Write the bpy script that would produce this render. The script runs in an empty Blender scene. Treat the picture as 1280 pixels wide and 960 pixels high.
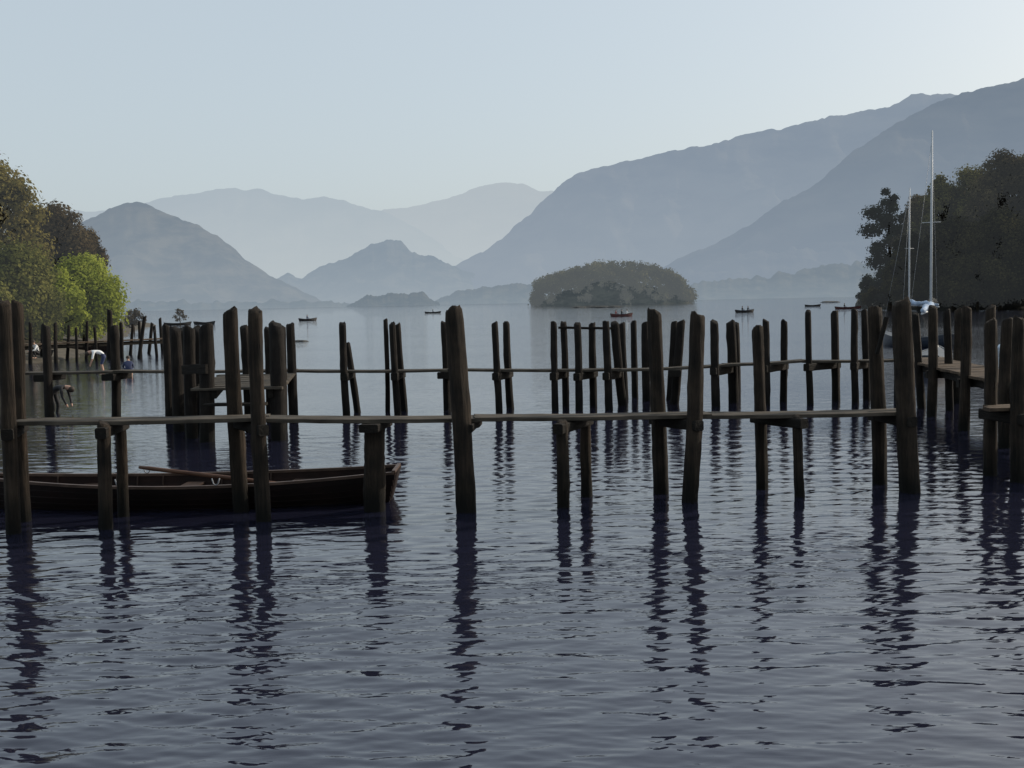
import bpy, math, random
import numpy as np
from mathutils import Vector, Matrix, noise
random.seed(7)
S = bpy.context.scene
COL = S.collection
S.view_settings.view_transform = 'Standard'
S.view_settings.look = 'None'
S.view_settings.exposure = 0
# ------------------------------------------------------------------ camera
F, H = 1400.0, 2.6
P, R = math.atan(102.5/1400), math.radians(1.16)
fwd = Vector((0, math.cos(P), -math.sin(P)))
up0 = Vector((0, math.sin(P), math.cos(P)))
X = Vector((1, 0, 0))
rgt = X*math.cos(R) - up0*math.sin(R)
upv = up0*math.cos(R) + X*math.sin(R)
CAM = Vector((0, 0, H))
cd = bpy.data.cameras.new('camera'); cam = bpy.data.objects.new('camera', cd); COL.objects.link(cam)
cd.sensor_width = 36; cd.lens = 36*F/1280; cd.clip_end = 60000; cd.clip_start = 0.1
cam.matrix_world = Matrix(((rgt.x, upv.x, -fwd.x, 0), (rgt.y, upv.y, -fwd.y, 0), (rgt.z, upv.z, -fwd.z, H), (0, 0, 0, 1)))
S.camera = cam
def ray(u, v): return rgt*(u-640) + upv*(480-v) + fwd*F
def A(u, v, Y):
    d = ray(u, v); return CAM + d*(Y/d.y)
def hz(u): return 377.5 - (u-640)*math.tan(R)
def WY(u, Y, z=0.0):
    p = A(u, hz(u)+F*H/Y, Y); return Vector((p.x, Y, z))
def W(u, v): return WY(u, F*H/(v-hz(u)))
def lin(r, g, b):
    f = lambda c: ((c/255+0.055)/1.055)**2.4 if c > 10 else c/255/12.92
    return (f(r), f(g), f(b), 1)
# ------------------------------------------------------------------ materials
def newmat(name):
    m = bpy.data.materials.new(name); m.use_nodes = True
    nt = m.node_tree; nt.nodes.clear()
    out = nt.nodes.new('ShaderNodeOutputMaterial')
    return m, nt, out
def nd(nt, t, **kw):
    n = nt.nodes.new(t)
    for k, v in kw.items():
        if k in n.inputs: n.inputs[k].default_value = v
        else: setattr(n, k, v)
    return n
def ramp(nt, stops):
    r = nt.nodes.new('ShaderNodeValToRGB'); e = r.color_ramp.elements
    while len(e) < len(stops): e.new(0.5)
    for i, (p, c) in enumerate(stops): e[i].position = p; e[i].color = c
    return r
def wood(name, dark, light, rough=0.85, wet=True, axis='Z', bump=0.6):
    m, nt, out = newmat(name); L = nt.links.new
    tc = nd(nt, 'ShaderNodeTexCoord'); oi = nd(nt, 'ShaderNodeObjectInfo')
    add = nd(nt, 'ShaderNodeVectorMath', operation='ADD'); sc = nd(nt, 'ShaderNodeVectorMath', operation='SCALE'); sc.inputs['Scale'].default_value = 37
    cmb = nd(nt, 'ShaderNodeCombineXYZ')
    for k in 'XYZ': L(oi.outputs['Random'], cmb.inputs[k])
    L(cmb.outputs[0], sc.inputs[0]); L(tc.outputs['Object'], add.inputs[0]); L(sc.outputs[0], add.inputs[1])
    mp = nd(nt, 'ShaderNodeMapping')
    s = {'Z': (20, 20, 1.3), 'X': (0.9, 14, 14)}[axis]
    mp.inputs['Scale'].default_value = s
    L(add.outputs[0], mp.inputs[0])
    n1 = nd(nt, 'ShaderNodeTexNoise', Scale=1.6, Detail=7, Roughness=0.7); L(mp.outputs[0], n1.inputs['Vector'])
    n2 = nd(nt, 'ShaderNodeTexNoise', Scale=3.0, Detail=5); L(add.outputs[0], n2.inputs['Vector'])
    mx = nd(nt, 'ShaderNodeMath', operation='MULTIPLY_ADD'); mx.inputs[1].default_value = 0.5
    h = nd(nt, 'ShaderNodeMath', operation='MULTIPLY'); h.inputs[1].default_value = 0.5
    L(n2.outputs[0], h.inputs[0]); L(n1.outputs[0], mx.inputs[0]); L(h.outputs[0], mx.inputs[2])
    r = ramp(nt, [(0.36, dark), (0.5, tuple((a+b)/2*0.85 for a, b in zip(dark[:3], light[:3]))+(1,)), (0.66, light)])
    L(mx.outputs[0], r.inputs[0])
    bs = nd(nt, 'ShaderNodeBsdfPrincipled', Roughness=rough)
    bs.inputs['Specular IOR Level'].default_value = 0.2
    col = r.outputs[0]
    if wet:
        g = nd(nt, 'ShaderNodeNewGeometry'); sp = nd(nt, 'ShaderNodeSeparateXYZ'); L(g.outputs['Position'], sp.inputs[0])
        ad = nd(nt, 'ShaderNodeMath', operation='MULTIPLY_ADD'); ad.inputs[1].default_value = 0.5
        L(n1.outputs[0], ad.inputs[0]); L(sp.outputs['Z'], ad.inputs[2])
        mr = nd(nt, 'ShaderNodeMapRange'); mr.inputs['From Min'].default_value = 0.33; mr.inputs['From Max'].default_value = 0.8
        L(ad.outputs[0], mr.inputs['Value'])
        mc = nd(nt, 'ShaderNodeMix', data_type='RGBA'); mc.inputs[6].default_value = (0.005, 0.005, 0.004, 1)
        L(mr.outputs[0], mc.inputs[0]); L(col, mc.inputs[7]); col = mc.outputs[2]
    L(col, bs.inputs['Base Color'])
    b = nd(nt, 'ShaderNodeBump', Strength=1.0, Distance=bump*0.06); L(n1.outputs[0], b.inputs['Height']); L(b.outputs[0], bs.inputs['Normal'])
    L(bs.outputs[0], out.inputs[0]); return m
def plain(name, c, rough=0.6, var=0.15, metal=0, scale=4):
    m, nt, out = newmat(name); L = nt.links.new
    tc = nd(nt, 'ShaderNodeTexCoord'); n = nd(nt, 'ShaderNodeTexNoise', Scale=scale, Detail=4); L(tc.outputs['Object'], n.inputs['Vector'])
    r = ramp(nt, [(0.3, tuple(k*(1-var) for k in c[:3])+(1,)), (0.7, tuple(min(1, k*(1+var)) for k in c[:3])+(1,))]); L(n.outputs[0], r.inputs[0])
    bs = nd(nt, 'ShaderNodeBsdfPrincipled', Roughness=rough, Metallic=metal); L(r.outputs[0], bs.inputs['Base Color'])
    L(bs.outputs[0], out.inputs[0]); return m
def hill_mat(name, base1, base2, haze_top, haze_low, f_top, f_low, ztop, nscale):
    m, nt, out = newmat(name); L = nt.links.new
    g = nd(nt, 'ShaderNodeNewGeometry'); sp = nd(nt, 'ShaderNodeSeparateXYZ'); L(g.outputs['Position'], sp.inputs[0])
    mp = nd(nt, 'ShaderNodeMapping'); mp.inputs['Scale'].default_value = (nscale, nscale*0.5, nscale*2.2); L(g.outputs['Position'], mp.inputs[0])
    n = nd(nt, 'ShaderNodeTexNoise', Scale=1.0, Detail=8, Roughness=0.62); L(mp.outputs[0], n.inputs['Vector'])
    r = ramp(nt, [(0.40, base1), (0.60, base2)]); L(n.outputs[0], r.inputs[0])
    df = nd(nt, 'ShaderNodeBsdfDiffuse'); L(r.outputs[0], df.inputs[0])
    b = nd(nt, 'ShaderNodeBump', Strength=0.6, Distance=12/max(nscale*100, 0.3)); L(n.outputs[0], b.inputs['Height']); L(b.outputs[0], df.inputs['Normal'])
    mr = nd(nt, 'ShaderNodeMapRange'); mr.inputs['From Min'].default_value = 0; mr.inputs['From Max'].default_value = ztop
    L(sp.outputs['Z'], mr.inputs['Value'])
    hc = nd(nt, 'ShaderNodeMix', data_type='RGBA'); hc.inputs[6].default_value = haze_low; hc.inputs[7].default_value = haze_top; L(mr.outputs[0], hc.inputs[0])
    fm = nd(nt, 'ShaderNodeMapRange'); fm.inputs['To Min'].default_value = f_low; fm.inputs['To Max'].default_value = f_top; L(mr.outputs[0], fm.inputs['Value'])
    em = nd(nt, 'ShaderNodeEmission'); L(hc.outputs[2], em.inputs[0])  # air haze painted on as a glow, paler and thicker toward the foot
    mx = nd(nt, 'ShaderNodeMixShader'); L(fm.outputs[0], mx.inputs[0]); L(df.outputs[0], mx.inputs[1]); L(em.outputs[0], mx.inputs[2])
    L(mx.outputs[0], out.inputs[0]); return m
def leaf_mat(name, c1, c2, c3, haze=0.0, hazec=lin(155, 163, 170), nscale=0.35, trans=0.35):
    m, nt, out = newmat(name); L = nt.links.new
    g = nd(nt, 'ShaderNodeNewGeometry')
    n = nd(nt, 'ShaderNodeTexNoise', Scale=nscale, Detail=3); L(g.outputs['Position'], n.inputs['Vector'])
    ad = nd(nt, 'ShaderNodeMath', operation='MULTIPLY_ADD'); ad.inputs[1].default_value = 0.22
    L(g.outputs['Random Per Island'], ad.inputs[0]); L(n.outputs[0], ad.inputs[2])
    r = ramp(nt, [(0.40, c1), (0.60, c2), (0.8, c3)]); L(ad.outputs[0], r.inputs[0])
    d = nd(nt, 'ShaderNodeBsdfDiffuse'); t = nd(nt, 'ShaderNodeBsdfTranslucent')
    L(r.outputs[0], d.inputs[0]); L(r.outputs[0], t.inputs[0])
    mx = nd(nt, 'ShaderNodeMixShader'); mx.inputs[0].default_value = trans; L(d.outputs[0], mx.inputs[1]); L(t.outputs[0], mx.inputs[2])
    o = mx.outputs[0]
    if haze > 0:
        e = nd(nt, 'ShaderNodeEmission'); e.inputs[0].default_value = hazec  # distance haze painted into the leaves as an even glow
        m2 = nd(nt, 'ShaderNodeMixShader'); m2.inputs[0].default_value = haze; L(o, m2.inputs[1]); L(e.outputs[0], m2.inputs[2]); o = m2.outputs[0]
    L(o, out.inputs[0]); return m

M = {}
M['post'] = wood('weathered post wood', (0.008, 0.007, 0.006, 1), (0.052, 0.038, 0.027, 1))
M['postfar'] = wood('dark post wood', (0.006, 0.005, 0.005, 1), (0.026, 0.021, 0.017, 1))
M['deck'] = wood('grey deck board', (0.028, 0.024, 0.019, 1), (0.11, 0.092, 0.072, 1), wet=False, axis='X', bump=0.2)
M['deckr'] = wood('brown deck board', (0.04, 0.028, 0.020, 1), (0.14, 0.10, 0.068, 1), wet=False, axis='X', bump=0.2)
M['beam'] = wood('dark beam wood', (0.008, 0.007, 0.006, 1), (0.022, 0.018, 0.014, 1), wet=False, axis='X')
M['hull'] = wood('dark varnished hull', (0.006, 0.004, 0.0035, 1), (0.014, 0.007, 0.006, 1), rough=0.6, wet=False, axis='X', bump=0.05)
M['inner'] = wood('dark brown boat lining', (0.009, 0.005, 0.004, 1), (0.026, 0.012, 0.009, 1), rough=0.75, wet=False, axis='X', bump=0.05)
M['seat'] = wood('dark boat seat wood', (0.02, 0.012, 0.009, 1), (0.05, 0.03, 0.022, 1), rough=0.75, wet=False, axis='X', bump=0.05)
M['rail'] = wood('worn gunwale wood', (0.045, 0.028, 0.022, 1), (0.13, 0.085, 0.063, 1), rough=0.5, wet=False, axis='X', bump=0.05)
M['oar'] = wood('oar wood', (0.08, 0.04, 0.027, 1), (0.17, 0.09, 0.055, 1), rough=0.5, wet=False, axis='X', bump=0.03)
M['bark'] = wood('bark', (0.02, 0.016, 0.012, 1), (0.09, 0.075, 0.055, 1), wet=False)
M['barkpale'] = wood('pale bark', (0.04, 0.034, 0.028, 1), (0.14, 0.12, 0.10, 1), wet=False)
M['skin'] = plain('skin', (0.45, 0.27, 0.19), 0.6, 0.05)
M['white'] = plain('white cloth', (0.75, 0.75, 0.74), 0.8, 0.05)
M['navy'] = plain('navy cloth', (0.02, 0.03, 0.08), 0.8)
M['black'] = plain('black cloth', (0.012, 0.012, 0.014), 0.8)
M['red'] = plain('red cloth', (0.22, 0.04, 0.035), 0.8)
M['hair'] = plain('dark hair', (0.03, 0.02, 0.012), 0.7)
M['bluehull'] = plain('dark blue paint', (0.02, 0.028, 0.045), 0.4)
M['redhull'] = plain('dull red paint', (0.13, 0.05, 0.048), 0.5)
M['darkhull'] = plain('dark paint', (0.035, 0.034, 0.034), 0.5)
M['deckgrey'] = plain('grey deck paint', (0.10, 0.11, 0.12), 0.6)
M['mast'] = plain('dull mast alloy', (0.45, 0.47, 0.49), 0.55, 0.08, 0.0)
M['wire'] = plain('wire', (0.25, 0.26, 0.28), 0.5, 0.05, 0.0)
M['cover'] = plain('pale blue sail cover', (0.30, 0.38, 0.50), 0.8, 0.3)
M['buoy'] = plain('buoy plastic', (0.6, 0.7, 0.8), 0.4, 0.05)
M['rock'] = plain('rock', (0.07, 0.068, 0.062), 0.9, 0.4)
# ------------------------------------------------------------------ object helpers
def tag(o, label=None, cat=None, group=None, kind=None):
    if label: o['label'] = label
    if cat: o['category'] = cat
    if group: o['group'] = group
    if kind: o['kind'] = kind
    return o
def thing(name, label, cat, loc, rotz=0, group=None):
    o = bpy.data.objects.new(name, None); COL.objects.link(o); o.empty_display_size = 0.2
    o.location = loc; o.rotation_euler = (0, 0, rotz); return tag(o, label, cat, group)
def mk(name, vs, fs, mat, parent=None, loc=None, smooth=False, rot=None):
    me = bpy.data.meshes.new(name); me.from_pydata([tuple(v) for v in vs], [], fs); me.update()
    if mat is not None: me.materials.append(mat)
    if smooth: me.polygons.foreach_set('use_smooth', [True]*len(me.polygons))
    o = bpy.data.objects.new(name, me); COL.objects.link(o)
    if parent is not None: o.parent = parent
    if loc is not None: o.location = loc
    if rot is not None: o.rotation_euler = rot
    return o
def tube_geo(path, radii, sides=8, vs=None, fs=None, cap=True):
    vs = [] if vs is None else vs; fs = [] if fs is None else fs
    st = len(vs); n = len(path)
    for i, p in enumerate(path):
        p = Vector(p); d = (Vector(path[min(i+1, n-1)])-Vector(path[max(i-1, 0)])).normalized()
        a = d.cross(Vector((0, 0, 1)))
        if a.length < 0.2: a = d.cross(Vector((0, 1, 0)))
        a.normalize(); b = d.cross(a)
        for k in range(sides):
            t = 2*math.pi*k/sides
            vs.append(p+(a*math.cos(t)+b*math.sin(t))*radii[i])
    for i in range(n-1):
        for k in range(sides):
            k2 = (k+1) % sides
            fs.append((st+i*sides+k, st+i*sides+k2, st+(i+1)*sides+k2, st+(i+1)*sides+k))
    if cap:
        fs.append(tuple(st+k for k in range(sides))[::-1]); fs.append(tuple(st+(n-1)*sides+k for k in range(sides)))
    return vs, fs
def tube(name, path, radii, mat, parent=None, sides=8, loc=None):
    if not hasattr(radii, '__len__'): radii = [radii]*len(path)
    vs, fs = tube_geo(path, radii, sides); return mk(name, vs, fs, mat, parent, loc, True)
def post(parent, base, top, r, mat, name='post', sides=12, nr=16, below=0.7):
    """a weathered timber pile from below the water to its worn top"""
    rg = random.Random(int(base.x*1000)*31+int(base.y*1000))
    d = top-base; Lh = d.length; ax = d.normalized()
    a = ax.cross(Vector((0, 1, 0))).normalized(); b = ax.cross(a)
    side = [1+rg.uniform(-0.13, 0.10) for _ in range(sides)]
    ph = rg.uniform(0, 6); bend = rg.uniform(-0.008, 0.008)*Lh
    knot = rg.uniform(0.2, 0.9); kd = rg.uniform(0, 6.28)
    vs, fs = [], []
    zz = [-below/Lh]+[i/(nr-1) for i in range(nr)]+[1.0+0.12*r/Lh*2]
    for i, t in enumerate(zz):
        c = ax*(t*Lh) + a*(math.sin(t*math.pi)*bend) + b*(math.sin(t*5+ph)*r*0.08)
        tap = 1.03-0.09*max(t, 0)
        if i == len(zz)-2: tap *= 0.97
        if i == len(zz)-1: tap *= 0.78
        for k in range(sides):
            th = 2*math.pi*k/sides+0.12*t
            q = side[k]*(1+0.03*math.sin(t*9+k*1.7+ph)+rg.uniform(-0.035, 0.035))
            q *= 1+0.15*math.exp(-((t-knot)/0.05)**2)*max(0, math.cos(th-kd))
            v = c+(a*math.cos(th)+b*math.sin(th))*r*tap*q
            if i >= len(zz)-2: v += ax*(r*0.35*math.cos(th-ph)+rg.uniform(-0.25, 0.2)*r)
            vs.append(v)
    n = len(zz)
    for i in range(n-1):
        for k in range(sides):
            k2 = (k+1) % sides
            fs.append((i*sides+k, i*sides+k2, (i+1)*sides+k2, (i+1)*sides+k))
    fs.append(tuple((n-1)*sides+k for k in range(sides)))
    pl = parent.location if parent is not None else Vector((0, 0, 0))
    return mk(name, vs, fs, mat, parent, Vector(base)-pl, True)
def board(parent, p0, p1, w, h, mat, name='deck_board', seg=10, seed=0, sag=0.0):
    """sawn board from p0 to p1 (top centre line), chamfered, a little uneven"""
    rg = random.Random(seed+int(p0[0]*97)+int(p0[1]*31))
    p0 = Vector(p0); p1 = Vector(p1); d = p1-p0; Lh = d.length
    c = min(w, h)*0.12
    prof = [(-w/2+c, 0), (w/2-c, 0), (w/2, -c), (w/2, -h+c), (w/2-c, -h), (-w/2+c, -h), (-w/2, -h+c), (-w/2, -c)]
    vs, fs = [], []
    for i in range(seg+1):
        t = i/seg
        oz = -sag*math.sin(math.pi*t)+rg.uniform(-1, 1)*h*0.06; oy = rg.uniform(-1, 1)*w*0.02
        for (y, z) in prof: vs.append((t*Lh, y+oy, z+oz))
    for i in range(seg):
        for k in range(8):
            k2 = (k+1) % 8; fs.append((i*8+k, (i+1)*8+k, (i+1)*8+k2, i*8+k2))
    fs.append(tuple(range(8))); fs.append(tuple(seg*8+k for k in range(8))[::-1])
    pl = parent.location if parent is not None else Vector((0, 0, 0))
    yaw = math.atan2(d.y, d.x); pit = -math.atan2(d.z, math.hypot(d.x, d.y))
    return mk(name, vs, fs, mat, parent, p0-pl, False, (0, pit, yaw))

# ------------------------------------------------------------------ world, sun
SUNEL, SUNAZ = math.radians(27), math.radians(64)      # azimuth from +Y toward +X
w = bpy.data.worlds.new('World'); S.world = w; w.use_nodes = True
nt = w.node_tree; bg = nt.nodes['Background']
sky = nt.nodes.new('ShaderNodeTexSky'); sky.sky_type = 'NISHITA'; sky.sun_disc = False
sky.sun_elevation = SUNEL; sky.sun_rotation = SUNAZ; sky.air_density = 1.0; sky.dust_density = 4.0; sky.ozone_density = 1.0
hazemix = nt.nodes.new('ShaderNodeMix'); hazemix.data_type = 'RGBA'; hazemix.inputs[0].default_value = 0.66
hazemix.inputs[7].default_value = (4.55, 5.2, 5.6, 1)          # milky spring haze over the clear sky
nt.links.new(sky.outputs[0], hazemix.inputs[6])
nt.links.new(hazemix.outputs[2], bg.inputs[0]); bg.inputs[1].default_value = 0.14
sd = bpy.data.lights.new('sun', 'SUN'); so = bpy.data.objects.new('sun', sd); COL.objects.link(so)
sd.energy = 3.2; sd.angle = math.radians(0.5); sd.color = (1, 0.9, 0.76)
sv = Vector((math.sin(SUNAZ)*math.cos(SUNEL), math.cos(SUNAZ)*math.cos(SUNEL), math.sin(SUNEL)))
so.rotation_euler = (-sv).to_track_quat('-Z', 'Y').to_euler()
so.location = (60, 20, 40)
# ------------------------------------------------------------------ water
def build_water():
    rg = np.random.default_rng(11)
    inv = np.linspace(F*H/5.2, F*H/60, 680)
    Ys = list(F*H/inv)
    g = 60.0
    while g < 26000: g *= 1.09; Ys.append(g)
    Ys = [-300, -60, -10, 1.5, 3.5, 4.5]+Ys
    Ys = np.array(Ys)
    NCORE = 680
    core = np.linspace(-1, 1, NCORE)
    ext = np.array([1.2, 1.6, 2.5, 5])
    nc = len(core)+2*len(ext)
    Yc = np.maximum(Ys, 4.0)
    half = 0.52*Yc+1.0
    sx = np.concatenate([-ext[::-1], core, ext])
    XX = half[:, None]*sx[None, :]
    far = np.abs(sx) > 1.01
    XX[:, far] += np.sign(sx[far])[None, :]*60*(np.abs(sx[far])[None, :]-1)
    YY = np.repeat(Ys[:, None], nc, 1)
    ZZ = np.zeros_like(XX)
    spY = np.gradient(Ys)[:, None]
    spX = (half*2/NCORE)[:, None]
    patch = 0.85+0.25*np.sin(XX*0.31+YY*0.17+1)*np.sin(YY*0.23-XX*0.11)+0.2*np.sin(XX*0.9+YY*0.5)
    for i in range(110):
        lam = 0.075*(0.85/0.075)**(rg.random()**0.85)
        th = rg.normal(0.06, 0.36)
        k = 2*math.pi/lam
        kx, ky = k*math.sin(th), k*math.cos(th)
        s = 0.0112*(1.0 if lam < 0.5 else 0.65)
        a = s/k
        wt = np.clip(1.6-2.8*spY*abs(math.cos(th))/lam, 0, 1)*np.clip(1.6-2.8*spX/lam, 0, 1)*(Ys[:, None] > 4)*(np.abs(sx)[None, :] < 1.01)
        ph = rg.random()*6.28
        ZZ += a*wt*patch*np.sin(kx*XX+ky*YY+ph+1.2*np.sin(1.7*XX+ph*3)*np.sin(1.3*YY+ph))
    nr = len(Ys)
    co = np.stack([XX, YY, ZZ], -1).reshape(-1, 3)
    idx = np.arange(nr*nc).reshape(nr, nc)
    q = np.stack([idx[:-1, :-1], idx[:-1, 1:], idx[1:, 1:], idx[1:, :-1]], -1).reshape(-1, 4)
    me = bpy.data.meshes.new('lake_water')
    me.vertices.add(len(co)); me.vertices.foreach_set('co', co.ravel())
    me.loops.add(q.size); me.loops.foreach_set('vertex_index', q.ravel().astype(np.int32))
    me.polygons.add(len(q)); me.polygons.foreach_set('loop_start', (np.arange(len(q))*4).astype(np.int32))
    me.polygons.foreach_set('loop_total', np.full(len(q), 4, dtype=np.int32))
    me.update(calc_edges=True); me.validate()
    me.polygons.foreach_set('use_smooth', [True]*len(me.polygons))
    o = bpy.data.objects.new('lake_water', me); COL.objects.link(o); tag(o, 'rippled blue grey lake water reaching to the far hills', 'water', kind='structure')
    m, nt, out = newmat('lake water'); L = nt.links.new
    ge = nd(nt, 'ShaderNodeNewGeometry')
    m1 = nd(nt, 'ShaderNodeMapping'); m1.inputs['Scale'].default_value = (2.2, 8.0, 1); m1.inputs['Rotation'].default_value = (0, 0, 0.1); L(ge.outputs['Position'], m1.inputs[0])
    n1 = nd(nt, 'ShaderNodeTexNoise', Scale=1.0, Detail=3, Roughness=0.5, Distortion=0.4); L(m1.outputs[0], n1.inputs['Vector'])
    m2 = nd(nt, 'ShaderNodeMapping'); m2.inputs['Scale'].default_value = (0.02, 0.07, 1); L(ge.outputs['Position'], m2.inputs[0])
    n2 = nd(nt, 'ShaderNodeTexNoise', Scale=1.0, Detail=3); L(m2.outputs[0], n2.inputs['Vector'])
    mr = nd(nt, 'ShaderNodeMapRange'); mr.inputs['From Min'].default_value = 0.3; mr.inputs['From Max'].default_value = 0.7
    mr.inputs['To Min'].default_value = 0.4; mr.inputs['To Max'].default_value = 1.2; L(n2.outputs[0], mr.inputs['Value'])
    sp = nd(nt, 'ShaderNodeSeparateXYZ'); L(ge.outputs['Position'], sp.inputs[0])
    my = nd(nt, 'ShaderNodeMapRange'); my.inputs['From Min'].default_value = 10; my.inputs['From Max'].default_value = 55
    my.inputs['To Min'].default_value = 0.38; my.inputs['To Max'].default_value = 1.1; L(sp.outputs['Y'], my.inputs['Value'])   # open water is windier
    mu = nd(nt, 'ShaderNodeMath', operation='MULTIPLY'); L(n1.outputs[0], mu.inputs[0]); L(mr.outputs[0], mu.inputs[1])
    mu2 = nd(nt, 'ShaderNodeMath', operation='MULTIPLY'); L(mu.outputs[0], mu2.inputs[0]); L(my.outputs[0], mu2.inputs[1])
    b = nd(nt, 'ShaderNodeBump', Strength=1.0, Distance=0.02); L(mu2.outputs[0], b.inputs['Height'])
    bs = nd(nt, 'ShaderNodeBsdfPrincipled', Roughness=0.03, IOR=1.78); bs.inputs['Base Color'].default_value = (0.012, 0.013, 0.026, 1)
    bs.inputs['Specular Tint'].default_value = (0.93, 0.94, 1.0, 1)
    L(b.outputs[0], bs.inputs['Normal']); L(bs.outputs[0], out.inputs[0])
    me.materials.append(m)
build_water()
# ------------------------------------------------------------------ hills
def hill(name, label, prof, Yr, Yf, mat, seed, amp, jag=0.6, n=220, rows=44, gs=None):
    pu = np.array([p[0] for p in prof], float); pv = np.array([p[1] for p in prof], float)
    us = np.linspace(pu[0], pu[-1], n); vs_ = np.interp(us, pu, pv)
    ker = np.array([1, 2, 1])/4; vs2 = np.convolve(np.pad(vs_, 1, 'edge'), ker, 'valid')
    gs = gs or (Yr*0.05)
    vs, fs = [], []
    for j in range(rows+1):
        t = (j-1)/(rows-1)
        for i in range(n):
            u = us[i]
            v = vs2[i]+jag*2.4*noise.fractal(Vector((u*0.06, seed, 0)), 0.9, 2.0, 5)
            rp = A(u, v, Yr)
            zr = max(rp.z, -4)
            if j == 0: vs.append((rp.x*1.3, Yr*1.35, -20)); continue
            Y = Yr+(Yf-Yr)*t
            x = rp.x*(Y/Yr)
            z = zr*(1-t)**1.15-6*t
            nz = noise.fractal(Vector((x/gs, Y/gs*0.45, seed*3.1)), 0.9, 2.1, 6)
            nz -= 0.5*abs(noise.noise(Vector((x/gs*1.3+t*2, t*1.2, seed))))
            z += (nz-0.05)*amp*min(1, zr/(amp*3)+0.02)*math.sin(math.pi*min(1, t*1.02))**0.8 if (zr > 0 and t*1.02 < 1) else 0
            vs.append((x, Y, z))
    for j in range(rows):
        for i in range(n-1):
            a = j*n+i; fs.append((a, a+n, a+n+1, a+1))
    o = mk(name, vs, fs, mat, smooth=True); tag(o, label, 'hills', kind='structure'); return o
g1, g2 = (0.03, 0.035, 0.02, 1), (0.2, 0.17, 0.11, 1)
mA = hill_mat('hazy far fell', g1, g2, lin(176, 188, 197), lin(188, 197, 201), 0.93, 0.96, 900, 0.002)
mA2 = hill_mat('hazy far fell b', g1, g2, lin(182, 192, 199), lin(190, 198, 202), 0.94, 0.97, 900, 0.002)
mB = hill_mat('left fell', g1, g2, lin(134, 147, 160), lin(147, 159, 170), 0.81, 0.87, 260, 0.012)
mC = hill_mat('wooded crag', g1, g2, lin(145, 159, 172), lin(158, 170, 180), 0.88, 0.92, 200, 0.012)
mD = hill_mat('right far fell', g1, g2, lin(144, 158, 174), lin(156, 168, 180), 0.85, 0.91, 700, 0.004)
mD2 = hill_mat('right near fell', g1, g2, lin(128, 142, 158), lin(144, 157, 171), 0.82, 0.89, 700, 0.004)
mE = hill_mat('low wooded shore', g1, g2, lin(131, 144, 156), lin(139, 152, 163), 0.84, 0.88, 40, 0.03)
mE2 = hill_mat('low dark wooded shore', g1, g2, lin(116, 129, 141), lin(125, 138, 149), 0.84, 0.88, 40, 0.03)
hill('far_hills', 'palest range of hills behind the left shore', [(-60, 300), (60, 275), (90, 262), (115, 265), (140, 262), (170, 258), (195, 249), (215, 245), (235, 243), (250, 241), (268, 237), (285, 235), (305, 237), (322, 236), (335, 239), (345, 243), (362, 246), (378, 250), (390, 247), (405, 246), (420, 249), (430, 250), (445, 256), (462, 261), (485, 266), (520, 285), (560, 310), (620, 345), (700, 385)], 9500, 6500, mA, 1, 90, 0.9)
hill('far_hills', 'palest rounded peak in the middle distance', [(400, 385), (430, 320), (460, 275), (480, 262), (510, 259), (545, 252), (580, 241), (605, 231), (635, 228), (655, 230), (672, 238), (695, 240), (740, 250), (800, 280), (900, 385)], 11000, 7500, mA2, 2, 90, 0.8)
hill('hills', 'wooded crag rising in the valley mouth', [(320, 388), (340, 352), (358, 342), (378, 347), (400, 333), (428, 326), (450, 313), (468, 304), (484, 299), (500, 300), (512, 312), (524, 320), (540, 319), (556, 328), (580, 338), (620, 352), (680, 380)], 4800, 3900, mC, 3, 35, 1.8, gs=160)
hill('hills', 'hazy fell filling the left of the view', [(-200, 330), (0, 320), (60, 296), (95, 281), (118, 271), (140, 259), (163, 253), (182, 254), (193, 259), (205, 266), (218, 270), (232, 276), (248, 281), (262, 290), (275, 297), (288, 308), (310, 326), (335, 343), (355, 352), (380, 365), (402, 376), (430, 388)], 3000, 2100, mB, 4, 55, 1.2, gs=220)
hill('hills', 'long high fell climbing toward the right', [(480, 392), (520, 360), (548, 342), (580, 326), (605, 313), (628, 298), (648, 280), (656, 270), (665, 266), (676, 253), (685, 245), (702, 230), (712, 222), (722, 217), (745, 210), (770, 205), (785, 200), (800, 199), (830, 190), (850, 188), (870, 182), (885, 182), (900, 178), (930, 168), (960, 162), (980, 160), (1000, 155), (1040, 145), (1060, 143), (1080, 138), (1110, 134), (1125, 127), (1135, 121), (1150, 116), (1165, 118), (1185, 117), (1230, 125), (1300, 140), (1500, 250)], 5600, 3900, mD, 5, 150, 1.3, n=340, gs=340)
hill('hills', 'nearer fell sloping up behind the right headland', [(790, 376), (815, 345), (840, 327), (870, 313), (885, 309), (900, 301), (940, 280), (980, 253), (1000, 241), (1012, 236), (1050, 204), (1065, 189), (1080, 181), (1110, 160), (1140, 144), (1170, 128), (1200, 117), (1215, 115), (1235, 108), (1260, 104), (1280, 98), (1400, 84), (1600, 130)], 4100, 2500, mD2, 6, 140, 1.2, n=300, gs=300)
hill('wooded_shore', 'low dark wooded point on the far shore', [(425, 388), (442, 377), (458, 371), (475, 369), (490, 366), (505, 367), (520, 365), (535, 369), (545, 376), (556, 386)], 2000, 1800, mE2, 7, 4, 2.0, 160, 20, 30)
hill('wooded_shore', 'low wooded shore below the left fell', [(120, 392), (150, 378), (200, 376), (260, 378), (330, 377), (380, 376), (430, 378), (470, 388)], 2050, 1900, mE, 8, 3, 2.0, 160, 20, 30)
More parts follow.
